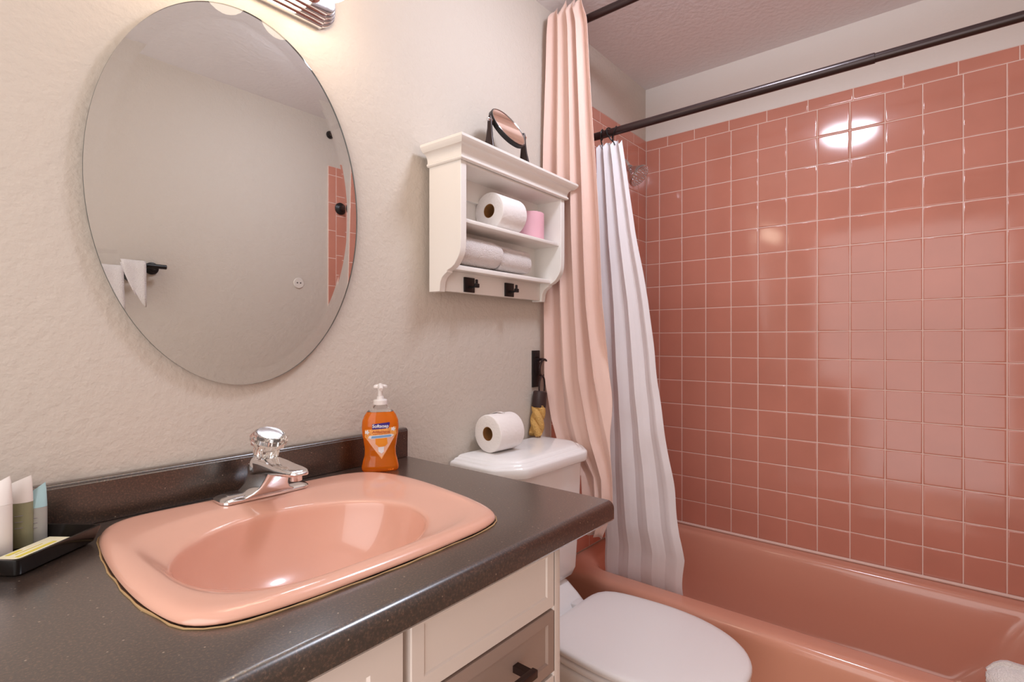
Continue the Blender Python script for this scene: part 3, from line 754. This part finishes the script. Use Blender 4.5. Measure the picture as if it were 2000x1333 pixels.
# pink outer curtain on the upper rod
def shape1(u, z):
    ph = 2 * pi * ((3.0 + 1.1 * min(1, max(0, (z - .75) / .6))) * (u + .03 * sin(2 * pi * u * 1.3 + .8)) + .1)
    k = sin(ph); s = math.copysign(abs(k) ** .75, k)
    low = max(0, (1.0 - z)) 
    wr = .25 * sin(9 * z + 5 * u) * (.3 + low) + (.16 * sin(23 * z + 7 * u) * sin(5 * u + 2) * low)
    am = .75 + .25 * sin(2 * pi * u * 1.7 + 1)
    top = 0
    if z > 2.33:  # scalloped heading: fold tops stand up, valleys dip
        top = .03 * (-k) * (z - 2.33) / .07
    return (-s * am + wr * .5, .018 * sin(2 * ph) + .008 * sin(6 * z + 3 * u), top * (.7 + .3 * rnd(int(u * 6))))
tab1 = [(2.41, -.030, -.168, -.826, .018, 0), (2.31, -.026, -.192, -.828, .022, 0), (1.942, -.018, -.214, -.826, .028, 0), (1.6, -.016, -.240, -.824, .034, 0), (1.365, -.018, -.252, -.82, .036, 0),
        (1.10, -.022, -.259, -.822, .036, 0), (.95, -.035, -.264, -.812, .022, 0), (.88, -.055, -.268, -.808, .020, 0), (.765, -.160, -.274, -.812, .020, 0), (.70, -.175, -.284, -.824, .024, 0), (.62, -.155, -.262, -.822, .016, 0), (.55, -.145, -.230, -.82, .010, 0)]
zs = [2.40 - 1.835 * i / 110 for i in range(111)]
c1 = curtain('shower_curtain', 'curtain', tab1, 6, zs, 220, shape1, .0012)
tag(c1, 'pale peach pink shower curtain gathered against the wall beside the cabinet', 'curtain')
# white liner hanging inside the tub
def shape2(u, z):
    ph = 2 * pi * (3.4 * u ** .93 + .07)
    k = sin(ph); s = math.copysign(abs(k) ** .8, k)
    low = min(1, max(0, (1.9 - z) / 1.5))
    fade = 1 - .45 * low * (u > .0)
    edge = 0 if u < .86 else (u - .86) / .14
    wr = .18 * sin(13 * z + 6 * u) * low + .14 * sin(37 * z - 9 * u) * sin(5 * z) * low
    top = -.018 * max(0, k) * max(0, (z - 1.86) / .07)
    eb = (.025 * sin(10 * z) + .012 * sin(27 * z)) * (u ** 4) * low
    return (-s * fade * (1 - edge * .5) + wr + edge * .3, .02 * sin(2 * ph) * (1 - edge) + eb, top)
tab2 = [(1.94, -.155, -.252, -.714, .013, 0), (1.60, -.158, -.300, -.705, .015, 0), (1.36, -.160, -.342, -.695, .016, 0), (1.17, -.160, -.366, -.690, .017, 0), (.91, -.160, -.395, -.680, .016, 0), (.57, -.150, -.438, -.655, .013, 0), (.486, -.148, -.454, -.642, .010, 0), (.40, -.140, -.447, -.634, .008, 0), (.30, -.14, -.44, -.620, .008, 0)]
zs = [1.93 - 1.62 * i / 100 for i in range(101)]
c2_ = curtain('shower_liner', 'liner', tab2, 4, zs, 160, shape2, .0008)
tag(c2_, 'white shower liner hanging inside the tub from the lower rod', 'curtain')

# ------------------------------------------------------------ rolled towel on the tub rim, bottom right
towel_roll('rolled_towel', 'white rolled towel lying on the tub rim at the bottom right corner', (-.700, -1.345, .3855 + .0500), RX(pi / 2) @ RZ(radians(20)), .049, .29, soft=1)

# ------------------------------------------------------------ soap pump bottle
SB = thing('soap_bottle', 'orange liquid soap pump bottle with white pump on the counter behind the sink', 'soap bottle', (-1.6015, -.086, CT + .0005), radians(-34))
bprof = [(0, .0405, .0205), (.003, .0425, .0225), (.010, .0430, .0230), (.022, .0405, .0215), (.038, .0365, .0195), (.052, .0360, .0190), (.070, .0385, .0205), (.088, .0418, .0220), (.104, .0430, .0225), (.118, .0418, .0220), (.130, .0375, .0205), (.140, .0310, .0185), (.148, .0225, .0160), (.1535, .0155, .0135), (.157, .0135, .0130)]
def bsec(z):
    for a, b in zip(bprof, bprof[1:]):
        if a[0] <= z <= b[0]:
            t_ = (z - a[0]) / (b[0] - a[0]); t_ = t_ * t_ * (3 - 2 * t_) * .5 + t_ * .5
            return a[1] + (b[1] - a[1]) * t_, a[2] + (b[2] - a[2]) * t_
    return bprof[-1][1:]
def bring(z, d=0, n=56):
    a, b = bsec(z); out_ = []
    for i in range(n):
        t_ = 2 * pi * i / n; c_, s_ = cos(t_), sin(t_); k = 2.4; r = (abs(c_) ** k + abs(s_) ** k) ** (-1 / k)
        out_.append(((a - d) * c_ * r, (b - d) * s_ * r, z))
    return out_
zl = [.157 * i / 46 for i in range(47)]
bm = bmesh.new(); loft(bm, [bring(z) for z in zl if z <= .1405]); gel = fin('bottle', bm, 'gel', SB, ang=60)
bm = bmesh.new(); loft(bm, [bring(max(z, .1406)) for z in zl if z > .1385]); fin('bottle_neck', bm, 'bottle_clear', SB, ang=60)
bm = bmesh.new(); lathe(bm, [(.0, .157), (.0165, .157), (.0165, .1665), (.0145, .1685), (.0085, .170), (.0075, .176), (.006, .177), (.0055, .190), (.0075, .197), (0, .197)], 32, caps=False)
tube(bm, [(0, .004, .1995), (0, -.012, .2005), (0, -.026, .199), (0, -.033, .195)], [.0075, .0068, .0055, .0045], 12)
rings = [[(x, y, z) for x, y in rrect(-.0165, .0165, -.010, .010, .008, 5)] for z in (.1965, .2005)] + [[(x, y, .204) for x, y in rrect(-.012, .012, -.007, .007, .006, 5)]]
loft(bm, rings)
fin('pump', bm, 'plastic_white', SB, ang=40)
def onbottle(x, z, off):
    a, b = bsec(max(0, min(.157, z))); k = 2.4
    q = max(0, 1 - min(1, abs(x) / a) ** k) ** (1 / k)
    return Vector((x, -(b * q + off), z))
def patch(name, poly, mt, off, parent, sub=5):
    bm = bmesh.new()
    vs = [bm.verts.new((x, 0, z)) for x, z in poly]; bm.faces.new(vs)
    bmesh.ops.triangulate(bm, faces=bm.faces)
    for _ in range(sub - 2): bmesh.ops.subdivide_edges(bm, edges=bm.edges, cuts=1, use_grid_fill=True)
    for v_ in bm.verts: v_.co = onbottle(v_.co.x, v_.co.z, off)
    return fin(name, bm, mt, parent, smooth=False)
def text(name, s, size, x, z, mt, off, parent, shear=0, bold=0):
    cu = bpy.data.curves.new(name, 'FONT'); cu.body = s; cu.size = size; cu.align_x = 'CENTER'; cu.align_y = 'CENTER'; cu.shear = shear; cu.offset = bold
    o = bpy.data.objects.new(name, cu); COL.objects.link(o)
    me = evalmesh(o, name); bpy.data.objects.remove(o); me.name = name; me.materials.clear()
    bm = bmesh.new(); bm.from_mesh(me); bpy.data.meshes.remove(me)
    bmesh.ops.triangulate(bm, faces=bm.faces); bmesh.ops.subdivide_edges(bm, edges=bm.edges, cuts=1)
    for v_ in bm.verts: v_.co = onbottle(x + v_.co.x, z + v_.co.y, off)
    return fin(name, bm, mt, parent, smooth=False)
lab = patch('label', [(-.036, .082), (-.0355, .1), (.0355, .105), (.037, .088), (.030, .078), (.018, .056), (.002, .030), (-.014, .052), (-.028, .072)], 'lab_peach', .0005, gel)
lab.data.materials.clear(); 
LBM = mat('label_film', (.95, .38, .10, 1), .4, var=(260, .25)); lab.data.materials.append(LBM)
patch('label_lower', [(-.031, .078), (.032, .081), (.026, .071), (.015, .053), (.002, .034), (-.012, .050), (-.024, .067)], 'lab_peach', .0008, gel)
patch('label_glow', [(-.012, .079), (.014, .080), (.016, .066), (.010, .060), (-.004, .059), (-.012, .066)], 'lab_orange', .0011, gel)
patch('label_flower', [(-.006, .058), (.008, .059), (.007, .047), (.002, .043), (-.005, .048)], 'lab_white', .0012, gel)
bn = patch('brand_banner', [(-.0195, .113), (.020, .1165), (.021, .1135), (.0175, .1025), (-.0195, .1005)], 'lab_blue', .0010, gel)
text('brand_text', 'Softsoap', .0108, -.0005, .1080, 'lab_white', .0016, bn, bold=.0002)
text('kind_text', 'Antibacterial', .0078, .001, .0945, 'lab_red', .0012, gel, bold=.0001)
patch('fine_print', [(-.018, .0895), (.022, .0910), (.022, .0902), (-.018, .0887)], 'lab_red', .0010, gel)
patch('label_stripe', [(-.029, .080), (-.026, .086), (.026, .0885), (.031, .0855), (.026, .081), (-.020, .0780)], 'lab_white', .0010, gel)
patch('blue_capsule', [(-.022, .0795), (-.020, .0850), (.022, .0872), (.0255, .0850), (.022, .0820), (-.018, .0795)], 'lab_sky', .0013, gel)
for sx, sz in ((-.031, .094), (.029, .100)):
    patch('white_flower', [(sx + .0042 * cos(a_) * (1 + .35 * cos(5 * a_)), sz + .0045 * sin(a_) * (1 + .35 * cos(5 * a_))) for a_ in [2 * pi * k / 20 for k in range(20)]], 'lab_white', .0010, gel, sub=3)

# ------------------------------------------------------------ amenity tray
TA = radians(38)
def W2(u, v_, z=0):  # tray local to world
    return Vector((-2.255 + u * cos(TA) - v_ * sin(TA), -.211 + u * sin(TA) + v_ * cos(TA), z))
tray = thing('amenity_tray', 'black plastic tray holding small toiletries at the left of the sink', 'tray', (-2.255, -.211, CT + .0005), TA)
bm = bmesh.new(); c_ = .0
LX, LY = .136, .135
def tr_(i_, z): return [(x, y, z) for x, y in rrect(i_, LX - i_, i_, LY - i_, .006, 3)]
loft(bm, [tr_(.012, 0), tr_(.006, .004), tr_(.0, .024), tr_(.0, .0262), tr_(.004, .0262), tr_(.009, .006), tr_(.013, .005)]); fin('tray_body', bm, 'dkplastic', tray, ang=30)
def tube_bottle(label, u, v_, w, d, h, ang_, mbody, mtop, hs, slant, lines=True):
    t_ = thing('toiletry_tube', label, 'toiletry tube', W2(u, v_, CT + .0058), TA + ang_)
    def ring(z, k, wz=1, sl=0):
        out_ = []
        for i in range(28):
            a = 2 * pi * i / 28; x = w * wz * cos(a); y = d * k * sin(a); out_.append((x, y, z + sl * x / w))
        return out_
    bm = bmesh.new()
    loft(bm, [ring(0, .9, .96), ring(.002, 1, 1), ring(h * hs * .5, 1, 1.0), ring(h * hs, .85, 1.0)], cap1=True); b_ = fin('body', bm, mbody, t_, ang=50)
    bm = bmesh.new()
    loft(bm, [ring(h * hs + .0002, .85, 1.0), ring(h * (hs + .12), .62, .98), ring(h * (hs + .24) * 1.0, .25, .93, slant * .6), ring(h, .06, .84, slant)], cap0=True, cap1=True); fin('crimped_end', bm, mtop, t_, ang=50)
    if lines:
        bm = bmesh.new()
        for q in range(3):
            for s0_ in (0,):
                zz = h * (.30 + .09 * q); pts = [(w * 1.005 * sin(a_), -d * 1.03 * cos(a_), zz) for a_ in [-.35 + .7 * k / 6 for k in range(7)]]
                tube(bm, pts, .0005, 5)
        fin('print_lines', bm, 'ink', t_)
    return t_
tube_bottle('milky white toiletry tube on the black tray, largest and leftmost', .060, .090, .0170, .013, .104, radians(-60), 'tube_white', 'tube_white', .70, .010)
tube_bottle('olive green see-through toiletry tube, middle one on the black tray', .0985, .092, .0135, .011, .099, radians(-60), 'tube_green', 'tube_white', .66, .006)
tube_bottle('cloudy toiletry tube with pale blue end on the black tray, nearest the sink', .1150, .0865, .0140, .0105, .080, radians(-60), 'tube_clear', 'tube_blue', .66, .011)
bm = bmesh.new(); box(bm, .012, .110, .014, .060, .0052, .0165, .003, 2)
o = fin('wrapped_soap', bm, 'cream'); o.location = (-2.255, -.211, CT + .0005); o.rotation_euler = (0, 0, TA)
o.location = Vector((-2.255, -.211, CT + .0008)); tag(o, 'cream wrapped soap bar with yellow print lying at the front of the black tray', 'soap bar')
bm = bmesh.new(); box(bm, .032, .090, .030, .036, .0166, .0169); box(bm, .040, .080, .042, .0435, .0166, .0169); box(bm, .036, .056, .048, .0535, .0166, .0169); fin('printed_mark', bm, 'yellow', o, smooth=False)
bm = bmesh.new(); box(bm, .006, .112, .1215, .1290, .006, .100, .0015)
fin('back_board', bm, 'ferrule', tray)

# ------------------------------------------------------------ wall behind the camera, seen in the mirror
tbar = thing('towel_bar', 'black round towel bar on the wall opposite, seen in the mirror', 'towel bar', (-1.618, YB, 1.535))
bm = bmesh.new(); tube(bm, [(.038, .060, .004), (-.60, .060, .004)], .0095, 16); fin('bar', bm, 'black', tbar)
for x in (0, -.555):
    bm = bmesh.new(); lathe(bm, [(0, 0), (.026, 0), (.026, .008), (.010, .012), (.010, .060), (0, .060)], 28, T(x, .0005, 0) @ RX(-pi / 2), caps=False); fin('post', bm, 'black', tbar)
def hanging(label, x0, x1, zb, slant):
    bm = bmesh.new(); rows = []
    path = [(.043, zb + .03), (.044, 1.50 - 1.535), (.045, -.010), (.048, .010), (.054, .0185), (.066, .0185), (.072, .010), (.075, -.010), (.076, -.12), (.077, zb)]
    for k, (y, z) in enumerate(path):
        row = []
        for i in range(9):
            u = i / 8; x = x0 + (x1 - x0) * u
            zz = z
            if k >= 8: x = x0 + slant * (-.5 if k == 9 else -.25) * (1 - u) + (x1 - x0) * u
            row.append((x, y + .002 * sin(9 * u), zz - (.0 if k < 9 else slant * .9 * (1 - u))))
        rows.append(row)
    loft(bm, rows, closed=False); o = fin('hand_towel', bm, 'terry', ang=80); o.location = (-1.618, YB, 1.535)
    sm = o.modifiers.new('s', 'SOLIDIFY'); sm.thickness = .006; sm.offset = 0
    return tag(o, label, 'towel')
hanging('white hand towel nearest the end of the black towel bar, seen in the mirror', -.125, -.040, -.17, -.06)
hanging('white hand towel farther along the black towel bar, seen at the mirror edge', -.28, -.155, -.17, -.06)
bm = bmesh.new(); lathe(bm, [(0, 0), (.028, 0), (.028, .003), (.026, .005), (0, .005)], 32, RX(-pi / 2), caps=False)
wp = fin('wall_outlet', bm, 'plate'); wp.location = (-.955, YB + .0003, 1.528); tag(wp, 'small round white wall plate with two dark holes, seen in the mirror', 'wall plate')
for dx in (-.009, .009):
    bm = bmesh.new(); lathe(bm, [(0, 0), (.0038, 0), (.0038, .0008), (0, .0008)], 14, T(dx, .0048, .001) @ RX(-pi / 2), caps=False); fin('hole', bm, 'black', wp)
